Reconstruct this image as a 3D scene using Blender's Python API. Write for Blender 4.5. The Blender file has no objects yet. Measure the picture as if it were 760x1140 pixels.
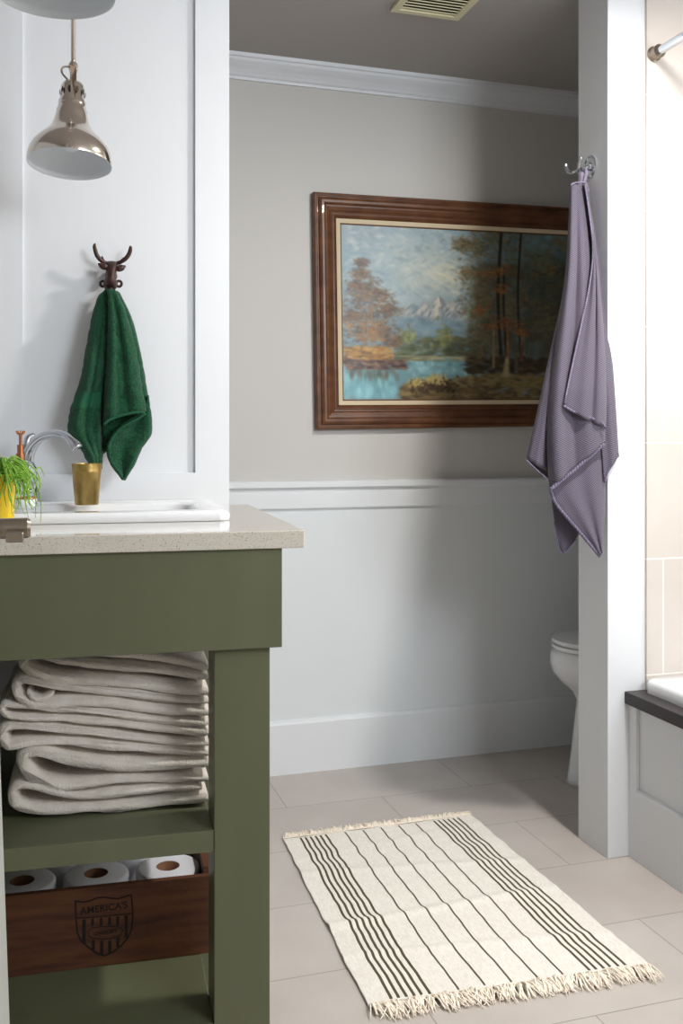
import bpy, bmesh, math, random
import numpy as np
from mathutils import Vector, Matrix, noise
random.seed(7)
C = bpy.context.scene.collection
PI = math.pi
# ------------------------------------------------------------------ camera model (metres, X right, Y deep, Z up)
F = 1095.0; YAW = math.radians(17.5); HZ = 488.0; H = 1.12
cy, sy = math.cos(YAW), math.sin(YAW)
def ray(x, y):
    a = (x-380)/F; b = (HZ-y)/F
    return Vector((a*cy+sy, -a*sy+cy, b))
def onY(x, y, Y):
    d = ray(x, y); t = Y/d.y
    return Vector((d.x*t, Y, H+d.z*t))
TH = math.radians(4); VO = Vector((.412, 1.5, 0))
VU = Vector((math.cos(TH), -math.sin(TH), 0)); VV = Vector((math.sin(TH), math.cos(TH), 0))
def onV(x, y, yl):                       # point of the vanity's own frame at local depth yl
    d = ray(x, y); k = VO.x*VV.x+VO.y*VV.y+yl
    t = k/(d.x*VV.x+d.y*VV.y); X, Y = d.x*t, d.y*t
    return Vector(((X-VO.x)*VU.x+(Y-VO.y)*VU.y, yl, H+d.z*t))
VM = Matrix.Translation(VO) @ Matrix.Rotation(-TH, 4, 'Z')

# ------------------------------------------------------------------ materials
def lin(c):
    o = []
    for v in c:
        v /= 255.0
        o.append(v/12.92 if v <= .04045 else ((v+.055)/1.055)**2.4)
    return (*o, 1.0)
def mat(name, col, rough=.5, metal=0, var=None, bump=None, coat=0, sheen=0, trans=0, ior=1.45, spec=None):
    m = bpy.data.materials.new(name); m.use_nodes = True
    nt = m.node_tree; N = nt.nodes; L = nt.links; b = N['Principled BSDF']
    b.inputs['Base Color'].default_value = lin(col); b.inputs['Roughness'].default_value = rough
    b.inputs['Metallic'].default_value = metal; b.inputs['Coat Weight'].default_value = coat
    b.inputs['Sheen Weight'].default_value = sheen; b.inputs['Transmission Weight'].default_value = trans
    b.inputs['IOR'].default_value = ior
    if spec is not None: b.inputs['Specular IOR Level'].default_value = spec
    tc = N.new('ShaderNodeTexCoord')
    if var:
        sc, col2, stretch = var
        mp = N.new('ShaderNodeMapping'); mp.inputs['Scale'].default_value = stretch
        L.new(tc.outputs['Object'], mp.inputs[0])
        n = N.new('ShaderNodeTexNoise'); n.inputs['Scale'].default_value = sc; n.inputs['Detail'].default_value = 6
        L.new(mp.outputs[0], n.inputs['Vector'])
        r = N.new('ShaderNodeValToRGB'); r.color_ramp.elements[0].position = .35; r.color_ramp.elements[1].position = .68
        r.color_ramp.elements[0].color = lin(col); r.color_ramp.elements[1].color = lin(col2)
        L.new(n.outputs[0], r.inputs[0]); L.new(r.outputs[0], b.inputs['Base Color'])
    if bump:
        sc, st, dist = bump
        n = N.new('ShaderNodeTexNoise'); n.inputs['Scale'].default_value = sc; n.inputs['Detail'].default_value = 3
        L.new(tc.outputs['Object'], n.inputs['Vector'])
        bp = N.new('ShaderNodeBump'); bp.inputs['Strength'].default_value = st; bp.inputs['Distance'].default_value = dist
        L.new(n.outputs[0], bp.inputs['Height']); L.new(bp.outputs[0], b.inputs['Normal'])
    return m
def brick_mat(name, c1, c2, grout, ox, oy, axes, bw, bh, ms, rough, noise_sc=3):
    m = mat(name, c1, rough); nt = m.node_tree; N = nt.nodes; L = nt.links; b = N['Principled BSDF']
    tc = N.new('ShaderNodeTexCoord'); sp = N.new('ShaderNodeSeparateXYZ'); L.new(tc.outputs['Object'], sp.inputs[0])
    cb = N.new('ShaderNodeCombineXYZ')
    for k, (a, o) in enumerate(zip(axes, (ox, oy))):
        ad = N.new('ShaderNodeMath'); ad.operation = 'ADD'; ad.inputs[1].default_value = o
        L.new(sp.outputs[a], ad.inputs[0]); L.new(ad.outputs[0], cb.inputs[k])
    br = N.new('ShaderNodeTexBrick'); br.offset = .5; br.offset_frequency = 2
    br.inputs['Scale'].default_value = 1; br.inputs['Brick Width'].default_value = bw; br.inputs['Row Height'].default_value = bh
    br.inputs['Mortar Size'].default_value = ms; br.inputs['Mortar Smooth'].default_value = .2
    br.inputs['Color1'].default_value = lin(c1); br.inputs['Color2'].default_value = lin(c2); br.inputs['Mortar'].default_value = lin(grout)
    L.new(cb.outputs[0], br.inputs['Vector'])
    n = N.new('ShaderNodeTexNoise'); n.inputs['Scale'].default_value = noise_sc; n.inputs['Detail'].default_value = 8
    L.new(tc.outputs['Object'], n.inputs['Vector'])
    mx = N.new('ShaderNodeMixRGB'); mx.blend_type = 'SOFT_LIGHT'; mx.inputs[0].default_value = .35
    L.new(br.outputs[0], mx.inputs[1]); L.new(n.outputs[0], mx.inputs[2]); L.new(mx.outputs[0], b.inputs['Base Color'])
    bp = N.new('ShaderNodeBump'); bp.inputs['Strength'].default_value = .4; bp.inputs['Distance'].default_value = .001; bp.invert = True
    L.new(br.outputs['Fac'], bp.inputs['Height']); L.new(bp.outputs[0], b.inputs['Normal'])
    return m
def waffle_mat(name, c1, c2, k):
    m = mat(name, c1, .95, sheen=.15); nt = m.node_tree; N = nt.nodes; L = nt.links; b = N['Principled BSDF']
    uv = N.new('ShaderNodeUVMap'); sp = N.new('ShaderNodeSeparateXYZ'); L.new(uv.outputs[0], sp.inputs[0])
    out = []
    for i in (0, 1):
        a = N.new('ShaderNodeMath'); a.operation = 'MULTIPLY'; a.inputs[1].default_value = k; L.new(sp.outputs[i], a.inputs[0])
        s = N.new('ShaderNodeMath'); s.operation = 'SINE'; L.new(a.outputs[0], s.inputs[0]); out.append(s)
    p = N.new('ShaderNodeMath'); p.operation = 'MULTIPLY'; L.new(out[0].outputs[0], p.inputs[0]); L.new(out[1].outputs[0], p.inputs[1])
    q = N.new('ShaderNodeMath'); q.operation = 'MULTIPLY_ADD'; q.inputs[1].default_value = .5; q.inputs[2].default_value = .5; L.new(p.outputs[0], q.inputs[0])
    r = N.new('ShaderNodeValToRGB'); r.color_ramp.elements[0].color = lin(c1); r.color_ramp.elements[1].color = lin(c2)
    r.color_ramp.elements[0].position = .25; r.color_ramp.elements[1].position = .8
    L.new(q.outputs[0], r.inputs[0]); L.new(r.outputs[0], b.inputs['Base Color'])
    bp = N.new('ShaderNodeBump'); bp.inputs['Strength'].default_value = .7; bp.inputs['Distance'].default_value = .0015
    L.new(q.outputs[0], bp.inputs['Height']); L.new(bp.outputs[0], b.inputs['Normal'])
    return m
M = {}
M['white'] = mat('white_paint', (224, 226, 229), .38, bump=(60, .03, .002))
M['panel'] = mat('panel_paint', (226, 228, 231), .35, bump=(25, .05, .003))
M['door'] = mat('shaded_door_paint', (176, 178, 172), .45)  # shade on the door is put into its greyed colour
M['base'] = mat('baseboard_paint', (238, 241, 243), .4)
M['wainscot'] = mat('wainscot_paint', (236, 240, 242), .42, bump=(8, .06, .006))
M['greige'] = mat('greige_wall_paint', (212, 209, 204), .5, bump=(220, .08, .001))
M['ceiling'] = mat('ceiling_paint', (176, 171, 167), .8, bump=(160, .1, .001))
M['green'] = mat('olive_green_paint', (95, 98, 73), .42, var=(9, (101, 104, 79), (1, 1, .25)), bump=(40, .12, .001))
M['chrome'] = mat('chrome', (200, 204, 210), .08, 1)
M['nickel'] = mat('polished_nickel', (222, 211, 200), .14, 1)
M['brushed'] = mat('brushed_nickel', (150, 138, 124), .3, 1)
M['enamel'] = mat('white_enamel', (232, 237, 243), .3)
M['porcelain'] = mat('white_porcelain', (240, 241, 243), .08, coat=.5)
M['iron'] = mat('dark_cast_iron', (52, 38, 34), .45, .3, var=(60, (78, 50, 42), (1, 1, 1)), bump=(120, .3, .001))
M['terry'] = mat('green_terry', (6, 56, 33), 1, var=(240, (18, 88, 54), (1, 1, 1)), bump=(420, 1, .004), sheen=.1)
M['terry_flat'] = mat('green_terry_band', (20, 84, 54), .85, bump=(500, .2, .001))
M['waffle'] = waffle_mat('mauve_waffle', (52, 47, 62), (122, 114, 130), 1150)
M['hem'] = mat('mauve_hem', (132, 124, 146), .9, var=(150, (104, 96, 116), (1, 1, 1)))
M['hem_dark'] = mat('mauve_stitching', (82, 74, 94), .9)
M['cotton'] = mat('cream_towel', (245, 237, 226), 1, var=(30, (232, 222, 209), (1, 1, 1)), bump=(420, .9, .0035), sheen=.2)
M['rug'] = mat('rug_cotton', (252, 247, 238), 1, var=(260, (240, 233, 222), (1, .3, 1)), bump=(700, .5, .002))
M['stripe'] = mat('rug_stripe', (86, 80, 60), 1, bump=(700, .5, .002))
M['fringe'] = mat('fringe_cotton', (255, 244, 228), 1)
M['granite'] = mat('dark_granite', (38, 33, 35), .4, var=(300, (60, 52, 52), (1, 1, 1)))
M['frame'] = mat('walnut_frame', (92, 56, 34), .38, var=(14, (118, 76, 48), (1, 1, 2)), coat=.08, bump=(90, .12, .001))
M['linen'] = mat('linen_liner', (226, 208, 176), .9, bump=(500, .4, .001))
M['gold'] = mat('bronze_fillet', (110, 72, 36), .5)
M['crate'] = mat('crate_wood', (104, 62, 36), .65, var=(7, (70, 40, 25), (1, 1, 9)), bump=(60, .3, .002))
M['ink'] = mat('burnt_ink', (34, 20, 14), .8)
M['paper'] = mat('tissue_paper', (226, 226, 232), .95, bump=(200, .3, .001))
M['card'] = mat('cardboard_core', (120, 84, 60), .9)
M['brass'] = mat('brass_cup_metal', (196, 168, 104), .32, 1, var=(70, (158, 130, 76), (1, 1, .4)))
M['copper'] = mat('copper_pump_metal', (190, 128, 92), .3, 1)
M['glass'] = mat('clear_glass', (250, 252, 252), .02, trans=1, ior=1.35)
M['yellow'] = mat('yellow_pot_glaze', (238, 200, 20), .3, coat=.4)
M['leaf'] = mat('bright_leaf', (150, 196, 70), .5, var=(60, (104, 158, 40), (1, 1, 1)))
M['soil'] = mat('potting_soil', (50, 36, 26), 1)
M['vent'] = mat('cream_vent', (222, 216, 180), .5)
M['dark'] = mat('vent_dark', (60, 55, 45), .8)
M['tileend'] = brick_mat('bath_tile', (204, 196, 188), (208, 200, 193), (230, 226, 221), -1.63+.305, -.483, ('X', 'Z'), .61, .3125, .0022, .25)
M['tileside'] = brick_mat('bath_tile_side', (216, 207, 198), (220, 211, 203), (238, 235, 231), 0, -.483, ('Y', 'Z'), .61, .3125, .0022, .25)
M['floor'] = brick_mat('floor_tile', (196, 187, 180), (201, 193, 186), (156, 147, 140), -1.349+.305, -2.283, ('X', 'Y'), .61, .3055, .0014, .42, 5)
M['stone'] = mat('speckled_quartz', (214, 206, 192), .12, coat=1)
def speck(m):
    nt = m.node_tree; N = nt.nodes; L = nt.links; b = N['Principled BSDF']
    tc = N.new('ShaderNodeTexCoord'); prev = None
    base = lin((214, 206, 193))
    for sc, th, col in ((300, .20, (156, 142, 126)), (600, .26, (186, 174, 158)), (130, .10, (122, 106, 94))):
        v = N.new('ShaderNodeTexVoronoi'); v.inputs['Scale'].default_value = sc; L.new(tc.outputs['Object'], v.inputs['Vector'])
        lt = N.new('ShaderNodeMath'); lt.operation = 'LESS_THAN'; lt.inputs[1].default_value = th; L.new(v.outputs['Distance'], lt.inputs[0])
        mx = N.new('ShaderNodeMixRGB'); L.new(lt.outputs[0], mx.inputs[0])
        if prev: L.new(prev.outputs[0], mx.inputs[1])
        else: mx.inputs[1].default_value = base
        mx.inputs[2].default_value = lin(col); prev = mx
    L.new(prev.outputs[0], b.inputs['Base Color'])
speck(M['stone'])
M['bulbglow'] = mat('lamp_diffuser', (255, 250, 240), .5)
M['bulbglow'].node_tree.nodes['Principled BSDF'].inputs['Emission Color'].default_value = (1, .97, .92, 1)
M['bulbglow'].node_tree.nodes['Principled BSDF'].inputs['Emission Strength'].default_value = 2

# ------------------------------------------------------------------ builders
def link(name, me, m, parent=None, smooth=False):
    o = bpy.data.objects.new(name, me); C.objects.link(o)
    for x in (m if isinstance(m, (list, tuple)) else [m]): me.materials.append(M[x])
    if parent: o.parent = parent
    if smooth:
        me.polygons.foreach_set('use_smooth', [True]*len(me.polygons))
    return o
def obj(name, bm, m, parent=None, smooth=False, bevel=0, seg=2, auto=None):
    bmesh.ops.recalc_face_normals(bm, faces=bm.faces)
    me = bpy.data.meshes.new(name); bm.to_mesh(me); bm.free()
    o = link(name, me, m, parent, smooth)
    if bevel:
        b = o.modifiers.new('bevel', 'BEVEL'); b.width = bevel; b.segments = seg; b.limit_method = 'ANGLE'; b.angle_limit = .6
    if auto is not None:
        try: me.set_sharp_from_angle(angle=auto)
        except Exception: pass
    return o
def root(name, label, cat, loc=(0, 0, 0), rz=0, group=None):
    o = bpy.data.objects.new(name, None); C.objects.link(o); o.location = loc; o.rotation_euler = (0, 0, rz)
    o.empty_display_size = .05
    return tag(o, label, cat, group)
def tag(o, label, cat, group=None):
    o['label'] = label; o['category'] = cat
    if group: o['group'] = group
    return o
def struct(o): o['kind'] = 'structure'; return o
def box(bm, a, b):
    x0, y0, z0 = a; x1, y1, z1 = b
    v = [bm.verts.new(p) for p in ((x0,y0,z0),(x1,y0,z0),(x1,y1,z0),(x0,y1,z0),(x0,y0,z1),(x1,y0,z1),(x1,y1,z1),(x0,y1,z1))]
    for f in ((0,3,2,1),(4,5,6,7),(0,1,5,4),(1,2,6,5),(2,3,7,6),(3,0,4,7)): bm.faces.new([v[i] for i in f])
    return v
def B(a, b):
    bm = bmesh.new(); box(bm, a, b); return bm
def lathe(bm, prof, n=40, mtx=None, close=False):
    rings = []
    for r, z in prof:
        if r < 1e-6: rings.append([bm.verts.new((0, 0, z))])
        else: rings.append([bm.verts.new((r*math.cos(2*PI*k/n), r*math.sin(2*PI*k/n), z)) for k in range(n)])
    prs = list(zip(rings, rings[1:])) + ([(rings[-1], rings[0])] if close else [])
    for A, D in prs:
        for k in range(n):
            a, b = A[k % len(A)], A[(k+1) % len(A)]; c, d = D[(k+1) % len(D)], D[k % len(D)]
            q = []
            for v in (a, b, c, d):
                if v not in q: q.append(v)
            if len(q) > 2: bm.faces.new(q)
    if mtx is not None:
        for rr in rings:
            for v in rr: v.co = mtx @ v.co
def catmull(pts, n):
    P = [Vector(p) for p in pts]; P = [2*P[0]-P[1]] + P + [2*P[-1]-P[-2]]; out = []
    for i in range(1, len(P)-2):
        for k in range(n):
            t = k/n; a, b, c, d = P[i-1:i+3]
            out.append(.5*((2*b)+(c-a)*t+(2*a-5*b+4*c-d)*t*t+(3*b-a-3*c+d)*t*t*t))
    out.append(P[-2].copy()); return out
def tube(bm, pts, r, n=10, smooth=6, caps=True):
    if smooth > 1 and len(pts) > 2:
        rr = r if isinstance(r, (list, tuple)) else [r]*len(pts)
        q = catmull(pts, smooth); R = []
        for i in range(len(q)):
            t = i/smooth; a = min(int(t), len(rr)-2); R.append(rr[a]+(rr[a+1]-rr[a])*(t-a))
    else:
        q = [Vector(p) for p in pts]; R = r if isinstance(r, (list, tuple)) else [r]*len(q)
    up = None; rings = []
    for i, p in enumerate(q):
        T = (q[min(i+1, len(q)-1)]-q[max(i-1, 0)]).normalized()
        if up is None:
            up = Vector((0, 0, 1)) if abs(T.z) < .9 else Vector((0, 1, 0))
        up = (up-T*up.dot(T))
        up = up.normalized() if up.length > 1e-6 else Vector((1, 0, 0))
        s = T.cross(up)
        rings.append([bm.verts.new(p+(s*math.cos(2*PI*k/n)+up*math.sin(2*PI*k/n))*R[i]) for k in range(n)])
    for A, D in zip(rings, rings[1:]):
        for k in range(n): bm.faces.new((A[k], A[(k+1) % n], D[(k+1) % n], D[k]))
    if caps: bm.faces.new(rings[0][::-1]); bm.faces.new(rings[-1])
def rrect(x0, y0, x1, y1, r, n=6):
    out = []
    for cx, cyy, a0 in ((x1-r, y1-r, 0), (x0+r, y1-r, PI/2), (x0+r, y0+r, PI), (x1-r, y0+r, 1.5*PI)):
        for k in range(n+1):
            a = a0+PI/2*k/n; out.append((cx+r*math.cos(a), cyy+r*math.sin(a)))
    return out
def loft(bm, rings, cap0=False, cap1=False):
    V = [[bm.verts.new(p) for p in r] for r in rings]; n = len(V[0])
    for A, D in zip(V, V[1:]):
        for k in range(n): bm.faces.new((A[k], A[(k+1) % n], D[(k+1) % n], D[k]))
    if cap0: bm.faces.new(V[0][::-1])
    if cap1: bm.faces.new(V[-1])
    return V
def extr(bm, poly, f0, f1):           # closed polygon extruded between two mappings
    a = [bm.verts.new(f0(*p)) for p in poly]; b = [bm.verts.new(f1(*p)) for p in poly]; n = len(poly)
    bm.faces.new(a[::-1]); bm.faces.new(b)
    for k in range(n): bm.faces.new((a[k], a[(k+1) % n], b[(k+1) % n], b[k]))

# ================================================================== SETTING
YB = 3.197; CEIL = 2.374; XL = -1.02; XR = 2.36; YS = -.75
struct(obj('floor', B((XL-.1, YS-.1, -.05), (XR+.1, YB+.1, 0)), 'floor'))
struct(obj('ceiling', B((XL-.1, YS-.1, CEIL), (XR+.1, YB+.1, CEIL+.06)), 'ceiling'))
w = struct(obj('wall_back', B((XL, YB, 0), (XR, YB+.1, CEIL)), 'greige'))
# wainscot, chair rail, baseboard, crown on the back wall
struct(obj('trim_1', B((XL, YB-.006, .16), (XR, YB, .90)), 'wainscot'))
bm = bmesh.new(); prof = [(0,.884),(-.016,.884),(-.018,.888),(-.018,.949),(-.03,.955),(-.034,.957),(-.034,.972),(-.03,.977),(0,.979)]
extr(bm, prof, lambda a, b: (XL, YB+a, b), lambda a, b: (XR, YB+a, b)); struct(obj('trim_2', bm, 'base'))
bm = bmesh.new(); prof = [(0,0),(-.019,0),(-.019,.165),(-.016,.173),(-.011,.178),(0,.178)]
extr(bm, prof, lambda a, b: (XL, YB+a, b), lambda a, b: (XR, YB+a, b)); struct(obj('baseboard_back', bm, 'base'))
bm = bmesh.new(); prof = [(0,2.302),(-.009,2.302),(-.011,2.310),(-.016,2.314),(-.02,2.322),(-.028,2.333),(-.038,2.342),(-.047,2.352),(-.05,2.36),(-.056,2.363),(-.058,CEIL),(0,CEIL)]
extr(bm, prof, lambda a, b: (XL, YB+a, b), lambda a, b: (XR, YB+a, b)); struct(obj('trim_3', bm, 'white'))
struct(obj('wall_left', B((XL-.1, YS, 0), (XL, YB, CEIL)), 'white'))
struct(obj('wall_right', B((XR, YS, 0), (XR+.1, YB, CEIL)), 'greige'))
# south wall with a window opening
WX0, WX1, WZ0, WZ1 = 1.15, 2.2, 1.6, 2.25
bm = bmesh.new()
box(bm, (XL, YS-.12, 0), (WX0, YS, CEIL)); box(bm, (WX1, YS-.12, 0), (XR, YS, CEIL))
box(bm, (WX0, YS-.12, 0), (WX1, YS, WZ0)); box(bm, (WX0, YS-.12, WZ1), (WX1, YS, CEIL))
struct(obj('wall_front', bm, 'greige'))
bm = bmesh.new()
for a, b in (((WX0-.06, YS, WZ0-.06), (WX0, YS+.02, WZ1+.06)), ((WX1, YS, WZ0-.06), (WX1+.06, YS+.02, WZ1+.06)), ((WX0, YS, WZ1), (WX1, YS+.02, WZ1+.06)),
             ((WX0, YS, WZ0-.06), (WX1, YS+.03, WZ0)), ((WX0, YS-.08, (WZ0+WZ1)/2-.02), (WX1, YS-.04, (WZ0+WZ1)/2+.02)), (((WX0+WX1)/2-.015, YS-.08, WZ0), ((WX0+WX1)/2+.015, YS-.04, WZ1))):
    box(bm, a, b)
struct(obj('window_1', bm, 'white'))

# partition with the white post: Y 2.284 .. 2.432, beginning at X 1.463
PY0, PY1, PX = 2.284, 2.432, 1.463
struct(obj('wall_partition', B((PX, PY0, 0), (XR, PY1, CEIL)), 'white', bevel=.0015))
struct(obj('wall_tiled', B((1.578, PY0-.008, .40), (XR, PY0, CEIL)), 'tileend'))
bm = bmesh.new(); TY0, TY1, TZ0, TZ1 = .85, 1.65, 1.25, 2.05
box(bm, (XR-.01, .7, .40), (XR, TY0, CEIL)); box(bm, (XR-.01, TY1, .40), (XR, PY0-.008, CEIL)); box(bm, (XR-.01, TY0, .40), (XR, TY1, TZ0)); box(bm, (XR-.01, TY0, TZ1), (XR, TY1, CEIL))
struct(obj('wall_tub', bm, 'tileside'))
bm = bmesh.new()
for a, b in (((XR-.014, TY0-.03, TZ0-.03), (XR, TY0, TZ1+.03)), ((XR-.014, TY1, TZ0-.03), (XR, TY1+.03, TZ1+.03)), ((XR-.014, TY0, TZ1), (XR, TY1, TZ1+.03)), ((XR-.03, TY0, TZ0-.03), (XR, TY1, TZ0))): box(bm, a, b)
struct(obj('window_2', bm, 'white'))

# left panelled wall (behind the vanity), Y 2.121
WY = 2.121; WXE = .412
struct(obj('wall_panelled', B((XL, WY+.009, 0), (WXE, WY+.13, CEIL)), 'panel'))
bm = bmesh.new()
PL0, PL1, PB, PT = -.017, .338, 1.046, 2.25
box(bm, (PL1, WY, 0), (WXE, WY+.009, CEIL)); box(bm, (PL0-.07, WY, 0), (PL0, WY+.009, CEIL))
box(bm, (XL, WY, 0), (-.9, WY+.009, CEIL))
for a, b in ((XL, PL0-.07), (PL0, PL1)):
    box(bm, (a, WY, .86), (b, WY+.009, PB)); box(bm, (a, WY, PT), (b, WY+.009, CEIL)); box(bm, (a, WY, 0), (b, WY+.009, .18))
struct(obj('trim_4', bm, 'panel'))

# ================================================================== TUB
SX = 1.527
tr = root('bathtub', 'white bathtub set into the surround, its rounded corner at the right edge', 'bathtub')
X0t, X1t, Y0t, Y1t, Zt = 1.562, 2.345, .75, 2.272, .478
bm = bmesh.new()
def tubring(ins, z, r): return [(x, y, z) for x, y in rrect(X0t+ins, Y0t+ins, X1t-ins, Y1t-ins, r, 8)]
loft(bm, [tubring(.006, .41, .03), tubring(0, .443, .03), tubring(0, Zt-.012, .03), tubring(.003, Zt-.004, .028), tubring(.010, Zt, .026), tubring(.075, Zt, .12),
          tubring(.088, Zt-.008, .12), tubring(.11, .3, .13), tubring(.15, .13, .13), tubring(.22, .11, .1)], True, True)
obj('basin', bm, 'porcelain', tr, smooth=True)
dr = bmesh.new(); lathe(dr, [(0, .113), (.028, .113), (.03, .110), (0, .109)], 24, Matrix.Translation((1.95, 2.0, 0))); obj('drain', dr, 'chrome', tr, smooth=True)
tb = root('tub_surround', 'white panelled tub apron capped with a dark granite ledge, right of the post', 'tub surround')
bm = bmesh.new(); YE = .7
box(bm, (SX+.012, YE, 0), (SX+.04, PY0, .41)); box(bm, (SX, YE, 0), (SX+.012, PY0, .183))
box(bm, (SX+.001, PY0-.032, .183), (SX+.012, PY0, .41)); box(bm, (SX+.001, YE, .183), (SX+.012, YE+.03, .41)); box(bm, (SX+.001, 1.45, .183), (SX+.012, 1.49, .41))
obj('apron', bm, 'white', tb, bevel=.0012)
bm = bmesh.new(); extr(bm, [(SX, .183), (SX+.012, .183), (SX+.012, .190), (SX+.006, .187)], lambda a, b: (a, YE, b), lambda a, b: (a, PY0, b)); obj('base_moulding', bm, 'white', tb)
obj('ledge', B((SX-.013, YE, .41), (1.60, PY0, .443)), 'granite', tb, bevel=.002)

# shower rod
sr = root('shower_rod', 'chrome shower curtain rod reaching out of the tiled wall', 'shower rod')
bm = bmesh.new(); tube(bm, [(1.60, 2.262, 2.155), (1.60, .70, 2.155)], .0115, 20, 1); obj('rod', bm, 'chrome', sr, smooth=True, auto=.6)
bm = bmesh.new(); lathe(bm, [(0, 0), (.021, 0), (.021, .004), (.018, .006), (.0165, .024), (.018, .028), (.0145, .032), (.0, .032)], 28, Matrix.Translation((1.60, PY0-.008, 2.155)) @ Matrix.Rotation(PI/2, 4, 'X'))
obj('end_flange', bm, 'brushed', sr, smooth=True, auto=.6)

# ================================================================== TOILET (in the nook behind the partition, facing left)
tl = root('toilet', 'white toilet behind the white post, only the front of its bowl in view', 'toilet')
cxT, cyT = 1.85, 2.815
def oval(fx, bx, hw, z, n=36):          # egg: front tip at fx, back at bx, half width hw
    mx = fx+(bx-fx)*.55; out = []
    for k in range(n):
        a = 2*PI*k/n; c, s = math.cos(a), math.sin(a)
        x = mx+(bx-mx)*c if c > 0 else mx+(mx-fx)*c
        out.append((x, cyT+hw*s, z))
    return out
bm = bmesh.new()
loft(bm, [oval(1.655, 2.20, .115, 0), oval(1.66, 2.19, .11, .02), oval(1.672, 2.17, .10, .10), oval(1.685, 2.16, .10, .20), oval(1.695, 2.17, .11, .265), oval(1.675, 2.18, .135, .30), oval(1.638, 2.19, .165, .33),
          oval(1.612, 2.2, .18, .365), oval(1.604, 2.2, .186, .395), oval(1.608, 2.2, .186, .425), oval(1.616, 2.2, .182, .435), oval(1.66, 2.12, .13, .432), oval(1.70, 2.08, .10, .34), oval(1.78, 2.0, .06, .27)], True, True)
obj('bowl', bm, 'porcelain', tl, smooth=True)
bm = bmesh.new(); loft(bm, [oval(1.616, 2.12, .182, .437), oval(1.612, 2.12, .186, .443), oval(1.614, 2.12, .185, .449), oval(1.625, 2.12, .176, .452)], True, True); obj('seat', bm, 'porcelain', tl, smooth=True, auto=.7)
bm = bmesh.new(); loft(bm, [oval(1.618, 2.12, .181, .454), oval(1.613, 2.12, .185, .459), oval(1.617, 2.12, .182, .467), oval(1.65, 2.1, .16, .471)], True, True); obj('lid', bm, 'porcelain', tl, smooth=True, auto=.7)
obj('tank', B((2.13, cyT-.22, .44), (2.33, cyT+.22, .80)), 'porcelain', tl, bevel=.02, seg=4)
obj('tank_lid', B((2.12, cyT-.23, .80), (2.335, cyT+.23, .835)), 'porcelain', tl, bevel=.008, seg=3)
bm = bmesh.new(); tube(bm, [(2.13, cyT-.16, .74), (2.10, cyT-.16, .74), (2.095, cyT-.10, .735)], .007, 10); obj('flush_lever', bm, 'chrome', tl, smooth=True)

# ================================================================== CEILING VENT
vt = root('ceiling_vent', 'cream slatted exhaust vent cover on the grey ceiling', 'vent')
VX0, VX1, VY0, VY1 = .997, 1.212, 2.42, 2.69
bm = bmesh.new(); z0 = CEIL-.012
t = .022
for a, b in (((VX0, VY0), (VX1, VY0+t)), ((VX0, VY1-t), (VX1, VY1)), ((VX0, VY0+t), (VX0+t, VY1-t)), ((VX1-t, VY0+t), (VX1, VY1-t))): box(bm, (*a, z0), (*b, CEIL))
obj('frame', bm, 'vent', vt, bevel=.002)
n = 13
for k in range(n):
    y = VY0+t+(VY1-VY0-2*t)*(k+.5)/n
    bm = bmesh.new(); box(bm, (VX0+t, -.0078, -.001), (VX1-t, .0078, .001))
    for v in bm.verts: v.co = Matrix.Translation((0, y, z0+.005)) @ Matrix.Rotation(.35, 4, 'X') @ v.co
    obj('slat', bm, 'vent', vt)
obj('backing', B((VX0+t, VY0+t, CEIL-.002), (VX1-t, VY1-t, CEIL-.0005)), 'dark', vt)

# ================================================================== RUG
rg = root('striped_rug', 'cream cotton rug with dark olive stripes and fringed ends on the tile floor', 'rug')
us = [0]
st = [.0815, .1065, .1325, .1585, .183, .211, .310, .4025, .497, .592, .684, .783, .808, .836, .862, .891, .9175]
wd = [.0105]*6+[.0075]*5+[.0105]*6
for s_, w_ in zip(st, wd): us += [s_-w_/2, s_+w_/2]
us.append(1)
cols = []
for i, (a, b) in enumerate(zip(us, us[1:])):
    k = max(1, int((b-a)/.02)); isst = i % 2 == 1
    for j in range(k): cols.append((a+(b-a)*j/k, isst))
cols.append((1, False))
A0, A1, D0, D1 = Vector((.668, 2.655)), Vector((1.240, 2.656)), Vector((.631, 1.824)), Vector((1.247, 1.787))
NR = 150; bm = bmesh.new(); grid = []
def rugz(u, v):
    z = .0055
    for v0, amp, wv, sl in ((.32, .005, .022, .10), (.585, .006, .02, -.05), (.80, .004, .018, .06), (.12, .003, .02, -.1)):
        d = (v-(v0+sl*(u-.5)))/wv; z += amp*math.exp(-d*d)*(.45+.55*noise.noise(Vector((u*4, v0*9, 0)))+.25)
    return z+.0018*noise.noise(Vector((u*7, v*9, 3)))+.001
def rugp(u, v):
    p = (A0.lerp(A1, u)).lerp(D0.lerp(D1, u), v)
    wob = .004*noise.noise(Vector((v*7, 0, 5)))+.0025*noise.noise(Vector((v*19, 2, 5)))
    return Vector((p.x+wob, p.y+.004*noise.noise(Vector((u*6, v*3, 9))), max(.004, rugz(u, v))))
for r in range(NR+1): grid.append([bm.verts.new(rugp(c[0], r/NR)) for c in cols])
for r in range(NR):
    for c in range(len(cols)-1):
        f = bm.faces.new((grid[r][c], grid[r+1][c], grid[r+1][c+1], grid[r][c+1]))
        if cols[c][1] and 0 < r < NR-2: f.material_index = 1
bmesh.ops.recalc_face_normals(bm, faces=bm.faces)
me = bpy.data.meshes.new('woven_body'); bm.to_mesh(me); bm.free()
o = link('woven_body', me, ['rug', 'stripe'], rg)
s = o.modifiers.new('thick', 'SOLIDIFY'); s.thickness = .0035; s.offset = -1
if me.polygons[0].normal.z < 0: s.offset = 1
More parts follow.
